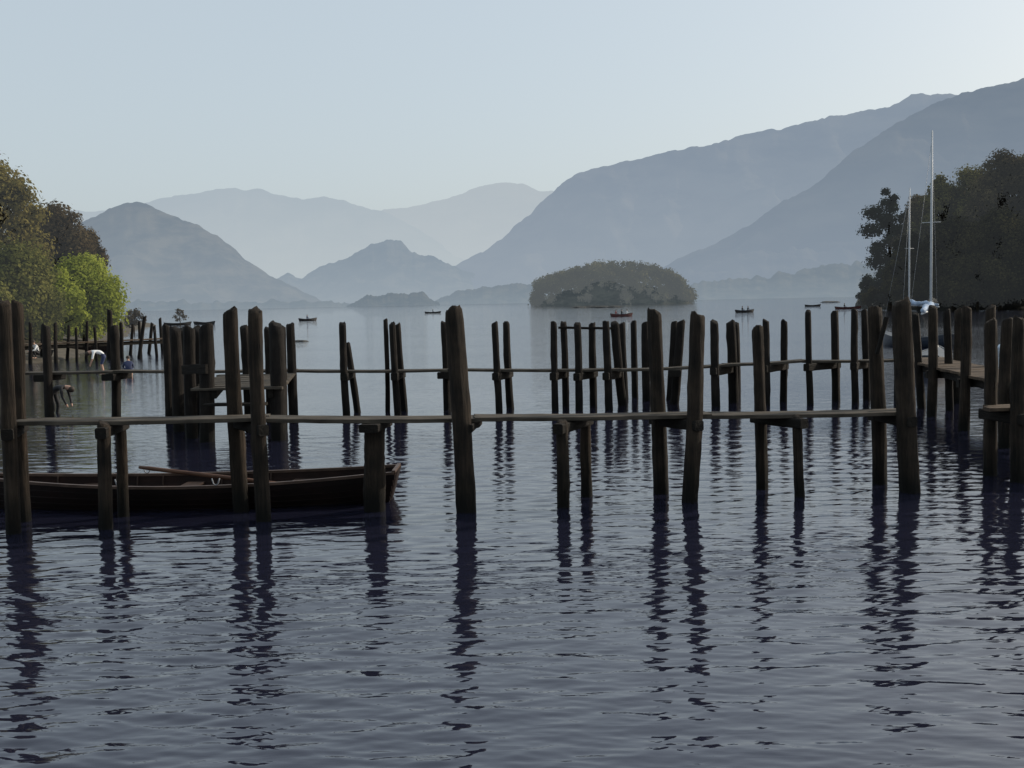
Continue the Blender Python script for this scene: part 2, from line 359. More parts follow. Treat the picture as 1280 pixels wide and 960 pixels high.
hill('wooded_shore', 'low wooded shore left of the island', [(520, 386), (560, 368), (585, 361), (612, 359), (640, 355), (668, 352), (690, 356), (730, 372), (760, 382)], 2300, 2100, mE, 9, 4, 2.2, 160, 20, 30)
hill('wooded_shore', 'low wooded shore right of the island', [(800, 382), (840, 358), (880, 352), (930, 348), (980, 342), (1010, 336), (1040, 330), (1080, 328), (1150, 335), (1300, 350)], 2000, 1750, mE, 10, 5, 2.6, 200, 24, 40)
# ------------------------------------------------------------------ trees
def cloud(lobes, n, size, seed, up=0.3, shell=0.45):
    rg = np.random.default_rng(seed)
    c = np.array([l[0] for l in lobes]); r = np.array([l[1] for l in lobes])
    wgt = (r[:, 0]*r[:, 2]); wgt = wgt/wgt.sum()
    k = rg.choice(len(lobes), n, p=wgt)
    d = rg.normal(size=(n, 3)); d /= np.linalg.norm(d, axis=1)[:, None]
    rad = rg.random(n)**shell*(1+0.18*rg.normal(size=n))
    p = c[k]+d*r[k]*rad[:, None]
    nn = d*1.0+rg.normal(size=(n, 3))*0.38; nn[:, 2] += up; nn /= np.linalg.norm(nn, axis=1)[:, None]
    a = np.cross(nn, rg.normal(size=(n, 3))); a /= np.linalg.norm(a, axis=1)[:, None]; b = np.cross(nn, a)
    s = size*(0.5+rg.random(n))[:, None]
    q = np.stack([p-a*s*0.5, p+b*s*0.4+nn*s*0.08, p+a*s*0.5, p-b*s*0.4-nn*s*0.06], 1).reshape(-1, 3)
    f = np.arange(n*4).reshape(n, 4)
    return q, f
def fastmesh(name, q, f, mat, parent=None):
    me = bpy.data.meshes.new(name); n = len(f)
    me.vertices.add(len(q)); me.vertices.foreach_set('co', q.ravel())
    me.loops.add(n*4); me.loops.foreach_set('vertex_index', f.ravel().astype(np.int32))
    me.polygons.add(n); me.polygons.foreach_set('loop_start', (np.arange(n)*4).astype(np.int32)); me.polygons.foreach_set('loop_total', np.full(n, 4, dtype=np.int32))
    me.update(calc_edges=True); me.materials.append(mat)
    o = bpy.data.objects.new(name, me); COL.objects.link(o)
    if parent is not None: o.parent = parent
    return o
def tree(name, label, base, hgt, wid, mat, seed, leaf=0.3, n=6000, low=0.12, K=26, bark='bark', twig=0.6, cat='tree', lob=(0.2, 0.34), group=None, squash=1.0, trunk_r=None):
    rg = random.Random(seed)
    root = thing(name, label, cat, base, rg.uniform(0, 6), group)
    z0 = hgt*low; rz = (hgt-z0)/2; zc = z0+rz
    rx = wid/2
    lobes = []
    for i in range(K):
        th = i*2.399+rg.uniform(-0.4, 0.4); cz = 1-2*(i+0.5)/K
        s = math.sqrt(max(0, 1-cz*cz)) if cz > 0 else math.sqrt(max(0, 1-cz*cz*0.55)); rr = rg.uniform(0.5, 0.86)
        lr = rg.uniform(*lob)*wid
        lz = lr*rg.uniform(0.6, 0.9)*squash
        pz = zc+cz*(rz-lz*0.9)*rg.uniform(0.88, 1.0)
        taper = 1.0 if cz < 0.1 else 1-0.2*cz
        lobes.append(((math.cos(th)*s*rx*rr*taper, math.sin(th)*s*rx*rr*taper, pz), (lr*0.8, lr*0.8, lz)))
    tr = trunk_r or hgt*0.022
    path = [(0, 0, -0.6), (rg.uniform(-.1, .1), 0, hgt*0.15), (rg.uniform(-.3, .3), rg.uniform(-.3, .3), hgt*0.4), (rg.uniform(-.4, .4), rg.uniform(-.3, .3), hgt*0.7), (0, 0, hgt*0.93)]
    vs, fs = tube_geo(path, [tr*1.25, tr, tr*0.8, tr*0.45, tr*0.1], 8)
    mk('trunk', vs, fs, M[bark], root, smooth=True)
    vs, fs = [], []
    for i, (c, r) in enumerate(lobes):
        c = Vector(c); st = Vector((0, 0, max(hgt*0.12, min(c.z*0.65, hgt*0.6))))
        mid = st.lerp(c, 0.55)+Vector((rg.uniform(-.3, .3), rg.uniform(-.3, .3), rg.uniform(0, .5)))
        tube_geo([st, mid, c], [tr*0.4, tr*0.25, tr*0.08], 5, vs, fs)
        for k in range(int(5*twig)):
            dv = Vector((rg.gauss(0, 1), rg.gauss(0, 1), abs(rg.gauss(0, 1)))).normalized()*rg.uniform(.6, 1.05)
            e = c+Vector((dv.x*r[0], dv.y*r[0], dv.z*r[2]))
            tube_geo([c.lerp(mid, rg.uniform(0, .6)), e], [tr*0.1, tr*0.03], 3, vs, fs, False)
    mk('limbs', vs, fs, M[bark], root, smooth=True)
    q, f = cloud(lobes, n, leaf, seed); fastmesh('crown', q, f, mat, root)
    return root
lo = leaf_mat('olive spring leaves', (0.055, 0.048, 0.016, 1), (0.15, 0.125, 0.038, 1), (0.24, 0.20, 0.06, 1), 0.07)
lg = leaf_mat('yellow green willow leaves', (0.14, 0.165, 0.025, 1), (0.26, 0.30, 0.045, 1), (0.36, 0.39, 0.075, 1), 0.05, trans=0.45)
lm = leaf_mat('mid green leaves', (0.045, 0.050, 0.015, 1), (0.11, 0.115, 0.03, 1), (0.18, 0.17, 0.048, 1), 0.06)
lb = leaf_mat('brown buds', (0.03, 0.023, 0.013, 1), (0.075, 0.055, 0.028, 1), (0.12, 0.09, 0.045, 1), 0.07)
lp = leaf_mat('pine needles', (0.010, 0.012, 0.008, 1), (0.018, 0.023, 0.013, 1), (0.032, 0.038, 0.02, 1), 0.06)
lr1 = leaf_mat('dark wood leaves', (0.012, 0.012, 0.006, 1), (0.032, 0.030, 0.013, 1), (0.06, 0.053, 0.021, 1), 0.05, nscale=0.2)
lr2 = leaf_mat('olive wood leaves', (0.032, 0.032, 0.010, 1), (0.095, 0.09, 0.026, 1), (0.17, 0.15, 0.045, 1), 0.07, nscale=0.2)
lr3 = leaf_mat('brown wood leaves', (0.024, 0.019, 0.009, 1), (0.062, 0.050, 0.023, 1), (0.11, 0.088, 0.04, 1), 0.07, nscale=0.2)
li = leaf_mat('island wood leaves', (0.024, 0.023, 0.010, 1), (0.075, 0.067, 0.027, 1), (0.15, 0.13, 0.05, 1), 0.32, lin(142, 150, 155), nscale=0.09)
def put(u, Y, vtop, wpx, ground):
    b = WY(u, Y, ground); top = A(u, vtop, Y).z
    return b, top-ground, wpx*Y/F
def T(name, label, u, Y, vt, wpx, ground, mat, seed, **k):
    b, h, wd = put(u, Y, vt, wpx, ground); return tree(name, label, b, h, wd, mat, seed, **k)
T('tall_tree', 'tall olive brown tree at the left edge, highest on the left shore', -6, 78, 176, 132, 1.0, lo, 11, n=32000, leaf=0.22, K=56, lob=(0.14, 0.25), low=.06)
T('tree', 'dark brown leaved tree behind the bright green one', 80, 96, 246, 82, 1.4, lb, 12, n=19000, leaf=0.24, K=34, low=.04)
T('tree', 'thin brown tree at the right end of the left wood', 114, 108, 278, 46, 1.4, lb, 13, n=9000, leaf=0.25, K=20, low=.04)
T('willow_tree', 'bright yellow green spreading tree by the left shore', 106, 84, 312, 102, 0.3, lg, 14, n=26000, leaf=0.20, K=46, low=0.0, lob=(0.16, 0.27))
T('bush', 'yellow green bush joining the bright tree to the darker wood', 74, 80, 332, 70, 0.3, lg, 21, n=12000, leaf=0.20, K=26, low=0.0, cat='bush', lob=(0.15, 0.27))
T('tree', 'green tree below the tall olive one at the left edge', 24, 72, 296, 100, 0.5, lm, 15, n=22000, leaf=0.20, K=38, low=0.0)
T('tree', 'olive tree between the tall tree and the brown one', 48, 102, 248, 80, 1.5, lo, 16, n=18000, leaf=0.25, K=34, low=0.02)
T('tree', 'low dark green bush at the left edge under the trees', -20, 66, 340, 84, 0.4, lm, 17, n=9000, leaf=0.20, K=22, low=0.0)
T('tree', 'low green tree filling the gap left of the bright one', 54, 76, 352, 60, 0.3, lm, 20, n=9000, leaf=0.20, K=22, low=0.0)
T('bush', 'small brown bush on the tip of the left shore', 168, 130, 383, 26, 0.2, lb, 18, n=1200, leaf=0.2, K=10, low=0.05, cat='bush')
T('bush', 'bare twiggy bush beyond the left shore tip', 225, 175, 384, 16, 0.2, lb, 19, n=450, leaf=0.2, K=9, low=0.05, cat='bush', twig=2)
def pine(label, u, Y, vt, wpx, g, seed):
    b, h, wd = put(u, Y, vt, wpx, g); rg = random.Random(seed)
    root = thing('pine_tree', label, 'pine tree', b)
    tr = 0.3
    vs, fs = tube_geo([(0, 0, -1), (0.2, 0, h*.3), (-.2, 0, h*.6), (0, 0, h*.97)], [tr*1.3, tr, tr*.7, .06], 8); mk('trunk', vs, fs, M['bark'], root, smooth=True)
    lobes = []; vs, fs = [], []
    for i in range(28):
        t = i/27; z = h*(0.06+0.92*t); env = wd/2*(0.62+0.45*math.sin(math.pi*(0.15+0.8*(1-t)))) * (1 if t < .85 else .6)
        th = i*2.4; ln = env*rg.uniform(0.35, 0.85)
        c = (math.cos(th)*ln, math.sin(th)*ln*.8, z+rg.uniform(-.4, .4)); lr = env*rg.uniform(0.38, 0.66)
        lobes.append((c, (lr, lr, lr*.45+.3)))
        tube_geo([(0, 0, z-.8), c], [.09, .03], 5, vs, fs)
    mk('limbs', vs, fs, M['bark'], root, smooth=True)
    q, f = cloud(lobes, 15000, 0.36, seed); fastmesh('crown', q, f, lp, root)
pine('dark pine standing apart at the left end of the right headland', 1112, 186, 238, 50, 0.8, 31)
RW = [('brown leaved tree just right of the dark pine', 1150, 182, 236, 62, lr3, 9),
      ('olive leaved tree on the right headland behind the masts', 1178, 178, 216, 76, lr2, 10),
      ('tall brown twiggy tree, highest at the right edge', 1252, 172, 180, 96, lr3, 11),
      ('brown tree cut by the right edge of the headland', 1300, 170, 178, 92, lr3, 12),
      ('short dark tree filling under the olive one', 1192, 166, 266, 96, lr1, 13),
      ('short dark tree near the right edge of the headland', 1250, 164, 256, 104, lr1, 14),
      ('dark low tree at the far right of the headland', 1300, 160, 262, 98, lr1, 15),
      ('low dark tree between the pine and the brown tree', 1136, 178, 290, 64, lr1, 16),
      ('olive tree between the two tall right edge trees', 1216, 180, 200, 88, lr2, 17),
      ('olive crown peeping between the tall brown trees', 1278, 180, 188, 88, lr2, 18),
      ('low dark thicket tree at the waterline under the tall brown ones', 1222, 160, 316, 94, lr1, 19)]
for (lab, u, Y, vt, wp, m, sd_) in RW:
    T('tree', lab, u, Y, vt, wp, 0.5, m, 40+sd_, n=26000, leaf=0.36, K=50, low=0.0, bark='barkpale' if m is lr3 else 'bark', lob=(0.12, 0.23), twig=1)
T('bush', 'small dark bush at the tip of the right headland', 1086, 196, 342, 30, 0.2, lp, 71, n=3000, leaf=0.4, K=12, low=0.03, cat='bush')
T('bush', 'low dark bush on the waterline left of the pine', 1100, 188, 356, 36, 0.1, lr1, 72, n=3000, leaf=0.4, K=12, low=0.03, cat='bush')
# ------------------------------------------------------------------ land
mland = plain('shore earth', (0.06, 0.05, 0.034), 0.95, 0.4, scale=1.5)
mland2 = plain('dark wood floor', (0.014, 0.014, 0.010), 0.95, 0.4, scale=1.5)
def land(name, label, shore, offs, dirv, mat):
    vs, fs = [], []; n = 60
    pts = [W(*s) if len(s) == 2 else WY(s[0], s[1]) for s in shore]
    L_ = []
    for i in range(n):
        t = i/(n-1)*(len(pts)-1); k = min(int(t), len(pts)-2); L_.append(pts[k].lerp(pts[k+1], t-k))
    for (d, z) in offs:
        for i, p in enumerate(L_):
            q = p+Vector(dirv)*d; nz = noise.noise(q*0.3)
            vs.append((q.x+nz*0.8, q.y+nz*0.6, z+nz*min(0.3, abs(z)*0.3)))
    for j in range(len(offs)-1):
        for i in range(n-1):
            a = j*n+i; fs.append((a, a+1, a+n+1, a+n))
    o = mk(name, vs, fs, mat, smooth=True); tag(o, label, 'shore', kind='structure')
land('left_shore', 'earth shore under the left trees', [(-160, 480), (-60, 466), (0, 458), (70, 452), (120, 440), (152, 425), (172, 413), (200, 406)],
     [(-0.5, -0.4), (0.6, 0.1), (2.5, 0.4), (6, 0.8), (14, 1.4), (40, 3), (120, 8)], (-1, 0.12, 0), mland)
land('right_headland', 'dark shore of the wooded right headland', [(1068, 225.0, 0), (1085, 205.0, 0), (1110, 190.0, 0), (1180, 172.0, 0), (1300, 160.0, 0), (1500, 140.0, 0)],
     [(-1, -0.5), (0.8, 0.3), (4, 0.8), (12, 1.4), (40, 3), (120, 6)], (0.35, 1, 0), mland2)
# ------------------------------------------------------------------ island
def island():
    rg = random.Random(3)
    Y = 640; s = Y/F
    prof = [(662, 383), (667, 366), (673, 350), (682, 345), (700, 339), (718, 332), (738, 327), (765, 325), (785, 326), (805, 328), (822, 332), (838, 338), (850, 346), (861, 358), (867, 369), (870, 377)]
    pu = [p[0] for p in prof]; pv = [p[1] for p in prof]
    c = WY(767, Y); half = 101*s
    vs, fs = [], []; n = 48; rr = 14
    for j in range(rr+1):
        t = j/rr
        for i in range(n):
            th = 2*math.pi*i/n; rad = 1-t
            x = math.cos(th)*half*rad; y = math.sin(th)*half*0.55*rad
            z = -1+15*(1-rad**2.5)*(0.8+0.4*noise.noise(Vector((x*.05, y*.05, 2))))
            vs.append((c.x+x, c.y+y, z))
    for j in range(rr):
        for i in range(n):
            i2 = (i+1) % n; fs.append((j*n+i, j*n+i2, (j+1)*n+i2, (j+1)*n+i))
    g = mk('island_ground', vs, fs, hill_mat('island rock', (0.03, 0.03, 0.02, 1), (0.12, 0.11, 0.08, 1), lin(110, 122, 130), lin(110, 122, 130), 0.3, 0.3, 20, 0.1), smooth=True)
    tag(g, 'low rocky ground of the wooded island', 'island', kind='structure')
    lobes = []
    for k in range(440):
        u = rg.uniform(668, 865); a = (u-767)/101
        yy = rg.uniform(-1, 1)*half*0.55*math.sqrt(max(0, 1-a*a))
        topz = A(u, float(np.interp(u, pu, pv)), Y).z
        r = rg.uniform(1.6, 4.0)
        zt = topz*(0.42+0.58*min(1, math.sqrt(max(0, 1-(yy/(half*.55+.01))**2))*1.05))
        z = zt-r*0.95+rg.uniform(-3.6, 0.9)
        if rg.random() < 0.35: z = rg.uniform(1.5, max(2, zt*0.7))
        p = WY(u, Y+yy)
        lobes.append(((p.x, Y+yy, max(z, 1.8)), (r, r, r)))
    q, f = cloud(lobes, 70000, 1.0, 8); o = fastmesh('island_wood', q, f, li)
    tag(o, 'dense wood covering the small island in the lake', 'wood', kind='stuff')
island()
# ------------------------------------------------------------------ front jetty
def yc(u): return 13.4+(u-20)/1100*1.55
J1 = thing('wooden_jetty', 'nearest narrow jetty of single planks on tall uneven posts, crossing the whole view', 'jetty', WY(560, 14.2))
F1 = [  # ub, side, ut, vt, width
 (17, -1, 5, 380, 18), (31, 1, 22, 379, 15), (133, -1, 129, 531, 17), (155, 1, 152, 531, 14),
 (302, 1, 288, 389, 19), (330, -1, 319, 389, 19), (468, 0, 468, 531, 26), (583, -1, 567, 388, 23),
 (704, -1, 702, 528, 16), (734, 1, 732, 527, 14), (827, 1, 818, 391, 20), (862, -1, 871, 395, 20),
 (953, 1, 947, 410, 15), (1000, -1, 997, 522, 13), (1099, 1, 1092, 386, 18), (1138, -1, 1126, 379, 24)]
bases = {}
for (ub, sd_, ut, vt, wp) in F1:
    Y = yc(ub)+sd_*0.37
    b = WY(ub, Y); t = A(ut, vt, Y); t.y += random.uniform(-.03, .03)
    post(J1, b, t, wp/2*Y/F, M['post'], sides=14, nr=22); bases[ub] = (b, t)
dk = [(-70, 528), (25, 525.5), (322, 520.5), (592, 520.5), (873, 516.5), (1128, 512)]
for i in range(len(dk)-1):
    a = A(dk[i][0], dk[i][1], yc(dk[i][0])); b = A(dk[i+1][0], dk[i+1][1], yc(dk[i+1][0]))
    for k, dy in enumerate((-0.135, 0.135)):
        e = (b-a).normalized()*(0.12 if i % 2 else 0.05)
        o_ = Vector((0, dy, (i % 2)*0.012-(k*0.006)))
        board(J1, a+o_+(e*0.1), b+o_+e-Vector((0, 0, 0.0)), 0.255, 0.05, M['deck'], seg=14, seed=i*7+k, sag=0.012)
def xbeam(J, p, q, z, ext, w, h, mat=None):
    p = Vector((p.x, p.y, z)); q = Vector((q.x, q.y, z)); d = (q-p).normalized()
    board(J, p-d*ext, q+d*ext, w, h, mat or M['beam'], 'cross_beam', 4)
def at_z(b, t, z): return b.lerp(t, (z-b.z)/(t.z-b.z))
for (u1, u2) in [(17, 31), (133, 155), (302, 330), (704, 734), (827, 862), (953, 1000), (1099, 1138)]:
    um = (u1+u2)/2; v = np.interp(um, [d[0] for d in dk], [d[1] for d in dk]); z = A(um, v, yc(um)).z-0.055
    xbeam(J1, at_z(*bases[u1], z), at_z(*bases[u2], z), z, 0.14, 0.13, 0.13)
for u in (468, 583):
    v = 521; p = A(u, v, yc(u)); z = p.z-0.055
    xbeam(J1, Vector((p.x-.02, p.y-.32, z)), Vector((p.x+.06, p.y+.32, z)), z, 0.08, 0.24, 0.1)
board(J1, A(1106, 396, yc(1100)+.2), A(1094, 442, yc(1100)+.2), 0.06, 0.05, M['beam'], 'brace', 4)
# ------------------------------------------------------------------ second jetty
def y2(u): return 26.4+(u-60)/920*0.8
J2 = thing('wooden_jetty', 'second narrow plank jetty just beyond the nearest one, on thinner paired posts', 'jetty', WY(560, 26.8))
F2 = [(62, -1, 57, 408, 11), (146, 1, 143, 409, 12), (433, -1, 428, 405, 10), (447, 1, 434, 430, 9), (497, -1, 490, 405, 9), (506, 1, 497, 406, 9), (485, 1, 482, 400, 6),
      (559, 1, 555, 404, 9), (624, -1, 618, 404, 9), (638, 1, 633, 404, 9), (694, -1, 692, 404, 9), (707, 1, 704, 404, 9),
      (724, -1, 722, 405, 9), (742, 1, 740, 405, 9), (761, -1, 757, 403, 10), (778, 1, 768, 404, 11),
      (843, 1, 851, 403, 11), (895, -1, 893, 403, 11), (917, 1, 913, 403, 12),
      (958, -1, 957, 401, 9), (979, 1, 980, 402, 9), (1013, -1, 1010, 390, 9), (1045, 1, 1043, 390, 10), (1069, -1, 1068, 388, 9), (1083, 1, 1080, 389, 9)]
b2 = {}
for (ub, sd_, ut, vt, wp) in F2:
    Y = y2(ub)+sd_*0.42; b = WY(ub, Y); t = A(ut, vt, Y)
    post(J2, b, t, wp/2*Y/F, M['postfar'], sides=10, nr=12); b2[ub] = (b, t)
d2 = [(-60, 464.5), (146, 463), (365, 462), (560, 461), (770, 461), (905, 455), (1000, 450), (1135, 448)]
for i in range(len(d2)-1):
    a = A(d2[i][0], d2[i][1], y2(d2[i][0])); b = A(d2[i+1][0], d2[i+1][1], y2(d2[i+1][0])); e = (b-a).normalized()*0.1
    for k, dy in enumerate((-0.15, 0.15)):
        o_ = Vector((0, dy, (i % 2)*0.012-k*0.006)); board(J2, a+o_, b+o_+e, 0.28, 0.055, M['deck'], seg=12, seed=50+i*3+k, sag=0.02)
for (u1, u2) in [(433, 447), (497, 506), (624, 638), (694, 707), (724, 742), (761, 778), (895, 917), (958, 979), (1013, 1045), (1069, 1083)]:
    um = (u1+u2)/2; v = np.interp(um, [d[0] for d in d2], [d[1] for d in d2]); z = A(um, v, y2(um)).z-0.06
    xbeam(J2, at_z(*b2[u1], z), at_z(*b2[u2], z), z, 0.14, 0.16, 0.18)
for u in (62, 146, 559, 843):
    p = A(u, float(np.interp(u, [d[0] for d in d2], [d[1] for d in d2])), y2(u)); z = p.z-0.06
    xbeam(J2, Vector((p.x-.05, p.y-.35, z)), Vector((p.x+.05, p.y+.35, z)), z, 0.1, 0.3, 0.16)
board(J2, A(698, 408, 27.3), A(772, 409, 27.4), 0.06, 0.06, M['beam'], 'top_rail', 6)
# free standing posts behind the second jetty
free = [(781, 777, 405, 29.2, 9), (794, 792, 403, 29.6, 9), (808, 806, 404, 28.6, 9), (837, 843, 403, 28.8, 9), (922, 920, 405, 28.9, 8)]
names = ['first', 'second', 'third', 'fourth', 'fifth']
for i, (ub, ut, vt, Y, wp) in enumerate(free):
    b = WY(ub, Y); t = A(ut, vt, Y)
    o = post(None, b, t, wp/2*Y/F, M['postfar'], 'mooring_post', sides=10, nr=12)
    tag(o, names[i]+' from the left of five bare posts standing behind the second jetty', 'post', 'bare posts behind the second jetty')
# ------------------------------------------------------------------ landing stage
J3 = thing('landing_stage', 'short stage of thick close set posts reaching from the second jetty toward the nearest one', 'jetty', WY(290, 23.5))
for (ub, Y, ut, vt, wp) in [(213, 25.6, 208, 408, 11), (224, 23.6, 219, 411, 14), (240, 22.4, 236, 411, 16), (258, 21.7, 257, 409, 19), (250, 22.9, 247, 412, 15), (231, 24.6, 229, 412, 14),
                            (348, 21.8, 345, 407, 19), (354, 23.6, 352, 409, 11), (367, 26.0, 363, 406, 11), (311, 25.9, 305, 409, 11), (337, 25.9, 334, 411, 9)]:
    post(J3, WY(ub, Y), A(ut, vt, Y), wp/2*Y/F, M['postfar'], sides=12, nr=14)
xa, xb = WY(262, 22).x, WY(350, 22).x
for k in range(13):
    Y = 21.7+k*0.34
    board(J3, Vector((xa-.25+(k % 3)*.04-(Y-22)*.14, Y, 1.06+(k % 2)*.008)), Vector((xb+.12-(Y-22)*.14, Y, 1.06)), 0.29, 0.05, M['deck'], seg=5, seed=90+k)
for (u, z) in ((270, 1.0), (340, 1.0)):
    board(J3, WY(u, 21.6, z), WY(u, 26.2, z)+Vector((0.3, 0, 0)), 0.1, 0.16, M['beam'], 'deck_beam', 5)
for k, (Y, z) in enumerate([(21.35, 0.78), (21.1, 0.5)]):
    board(J3, Vector((xa+.1, Y, z)), Vector((xb-.1, Y, z)), 0.26, 0.05, M['beam'], 'step', 5, seed=k)
board(J3, WY(232, 22.0, 1.5), WY(262, 21.5, 1.52), 0.06, 0.18, M['beam'], 'side_board', 4)
# ------------------------------------------------------------------ right jetty
J4 = thing('wooden_jetty', 'wider brown decked jetty running toward the viewer at the right edge', 'jetty', Vector((9, 22, 0)))
def cx(Y): return 9.95-(27-Y)*0.133
for Y, zl, zr in [(26.3, 2.25, 2.2), (23.6, 2.3, 2.28), (21.1, 2.3, 2.2), (18.6, 2.12, 2.1)]:
    for s_, zt in ((-1, zl), (1, zr)):
        x = cx(Y)+s_*0.62; b = Vector((x, Y, 0)); t = Vector((x+random.uniform(-.06, .04), Y, zt))
        post(J4, b, t, 0.1, M['post'], sides=10, nr=12)
    xbeam(J4, Vector((cx(Y)-.6, Y+.12, 0)), Vector((cx(Y)+.6, Y+.12, 0)), 0.97, 0.1, 0.14, 0.16)
for u, Y, ut, vt in [(1187, 24.8, 1183, 389), (1122, 27.6, 1120, 392), (1152, 25.4, 1144, 393)]:
    post(J4, WY(u, Y), A(ut, vt, Y), 0.09, M['postfar'], sides=10, nr=12)
for k in range(40):
    Y = 15.55+k*0.3
    board(J4, Vector((cx(Y)-.52+random.uniform(-.04, .04), Y, 1.04+random.uniform(0, .012))), Vector((cx(Y)+.52+random.uniform(-.04, .04), Y, 1.04)), 0.275, 0.05, M['deckr'], seg=4, seed=200+k)
for s_ in (-.38, .38):
    board(J4, Vector((cx(15.5)+s_, 15.5, 0.98)), Vector((cx(27.4)+s_, 27.4, 0.98)), 0.1, 0.15, M['beam'], 'deck_beam', 8)
pb = []
for (ub, Y, ut, vt, wp) in [(1237, 15.75, 1238, 402, 15), (1271, 15.2, 1274, 400, 17), (1330, 15.3, 1332, 400, 17)]:
    b = WY(ub, Y); t = A(ut, vt, Y); post(J4, b, t, wp/2*Y/F, M['post'], sides=14, nr=20); pb.append((b, t))
xbeam(J4, at_z(*pb[0], .95), at_z(*pb[1], .95), 0.95, 0.16, 0.14, 0.15)
for dy in (-.12, .12):
    board(J4, WY(1232, 15.5+dy, 1.02), Vector((8.9, 15.5+dy, 1.02)), 0.23, 0.05, M['deckr'], seg=6, seed=int(300+dy*100))
# ------------------------------------------------------------------ far left jetty
J5 = thing('wooden_jetty', 'small distant jetty with a crowd of thin posts by the left shore', 'jetty', WY(110, 58))
for i, (ub, Y, ut, vt, wp) in enumerate([(38, 56, 38, 404, 5), (52, 59, 53, 407, 4), (70, 56, 69, 404, 5), (84, 60, 86, 407, 4), (96, 57, 95, 410, 4), (108, 60, 109, 402, 4), (121, 57, 118, 409, 4), (137, 60, 137, 388, 7),
        (152, 61, 151, 404, 5), (163, 65, 166, 406, 4), (174, 60, 181, 396, 5), (176, 64, 174, 402, 4), (186, 66, 190, 404, 4), (196, 62, 193, 408, 4), (203, 70, 200, 398, 4)]):
    post(J5, WY(ub, Y), A(ut, vt, Y), wp/2*Y/F, M['postfar'], sides=8, nr=7)
pa, pb_ = WY(30, 57.5, 0.95), WY(205, 64, 0.95)
for dy in (-.22, .22): board(J5, pa+Vector((0, dy, 0)), pb_+Vector((0, dy, 0)), 0.4, 0.07, M['deckr'], seg=10, seed=int(400+dy*10))
board(J5, pa+Vector((0, -.3, -.1)), pb_+Vector((0, -.3, -.1)), 0.08, 0.2, M['beam'], 'deck_beam', 6)
# ------------------------------------------------------------------ boats
def hull_parts(root, L, B, free, draft, hm, im, rm, transom=0.62, ns=26, nm=9, sheer=0.35, seats=(0.22, 0.48, 0.72), lap=0.012, sm=None):
    def bb(s):
        if s < 0.42: return B/2*(transom+(1-transom)*math.sin(s/0.42*math.pi/2))
        return B/2*max(0.012, max(0.0, math.cos((s-0.42)/0.58*math.pi/2))**0.75)
    def sh(s): return free*(1+sheer*(2*s-0.95)**2*(1.35 if s < .47 else 1.6))
    def kl(s): return -draft*(1-0.5*max(0, (s-.85)/.15)**2)+(0.0 if s > .12 else (0.12-s)/.12*draft*.5)
    def sec(s, off):
        o = []; b = max(bb(s)-off, 0.004); z0 = kl(s)+off; z1 = sh(s)
        for j in range(nm):
            th = j/(nm-1)*math.pi/2
            y = b*math.sin(th)**0.8; z = z0+(z1-z0)*(1-math.cos(th))**0.9
            o.append((y, z))
        return o
    def surf(off):
        vs, fs = [], []
        for side in (1, -1):
            st = len(vs)
            for i in range(ns):
                s = i/(ns-1); x = -L/2+L*s
                pr = sec(s, off)
                for j, (y, z) in enumerate(pr):
                    rake = (0.16*L/5*(z/free) if i == ns-1 else 0) - (0.07*L/5*(z/free) if i == 0 else 0)
                    vs.append((x+rake, side*y, z))
                    if off == 0 and j < nm-1 and lap: vs.append((x+rake, side*(y+(pr[j+1][0]-y)*.93+lap), z+(pr[j+1][1]-z)*.90))
                    elif off == 0 and lap: vs.append((x+rake, side*(y+lap*.5), z))
            w_ = (2 if (off == 0 and lap) else 1)*nm
            for i in range(ns-1):
                for j in range(w_-1):
                    a = st+i*w_+j; f = (a, a+1, a+w_+1, a+w_)
                    fs.append(f if side == -1 else f[::-1])
            if side == 1: w0 = w_
        n1 = ns*w0
        for j in range(w0-1): fs.append((j, j+1, n1+j+1, n1+j))
        return vs, fs
    v, f = surf(0); mk('hull', v, f, hm, root, smooth=False)
    v, f = surf(0.028); mk('lining', v, f, im, root, smooth=True)
    for side in (1, -1):
        vs, fs = [], []
        for i in range(ns):
            s = i/(ns-1); x = -L/2+L*s+(0.16*L/5 if i == ns-1 else 0)-(0.07*L/5 if i == 0 else 0); y = side*bb(s); z = sh(s)
            for (dy, dz) in ((-.035, .015), (.022, .015), (.022, -.02), (-.035, -.02)): vs.append((x, y+side*dy, z+dz))
        for i in range(ns-1):
            for k in range(4):
                k2 = (k+1) % 4; fs.append((i*4+k, i*4+k2, (i+1)*4+k2, (i+1)*4+k))
        fs.append((0, 1, 2, 3)); fs.append(tuple(ns*4-4+k for k in range(4)))
        mk('gunwale', vs, fs, rm, root)
    vs, fs = [], []
    zf = 0.06
    for i in range(ns):
        s = i/(ns-1)*.94+.01; pr = sec(s, .02)
        y = float(np.interp(zf, [p[1] for p in pr], [p[0] for p in pr])); vs += [(-L/2+L*s, y, zf), (-L/2+L*s, -y, zf)]
    for i in range(ns-1): fs.append((2*i, 2*i+1, 2*i+3, 2*i+2))
    mk('floor_boards', vs, fs, im, root)
    for s in seats:
        b = bb(s)-.03; z = sh(s)*.68; x = -L/2+L*s
        board(root, root.location+Vector((x, -b, z)), root.location+Vector((x, b, z)), 0.24, 0.03, sm or rm, 'seat', 3)
    tz = sh(0)
    b = bb(0)
    vs = [(-L/2-.07*L/5-.015, -b*.98, tz+.03), (-L/2-.07*L/5-.015, b*.98, tz+.03), (-L/2-.07*L/5+.03, b*.98, tz+.03), (-L/2-.07*L/5+.03, -b*.98, tz+.03)]
    vs += [(x, y, z-.06) for x, y, z in vs]
    mk('transom_cap', vs, [(0, 1, 2, 3), (4, 7, 6, 5), (0, 4, 5, 1), (1, 5, 6, 2), (2, 6, 7, 3), (3, 7, 4, 0)], rm, root)
    return bb, sh
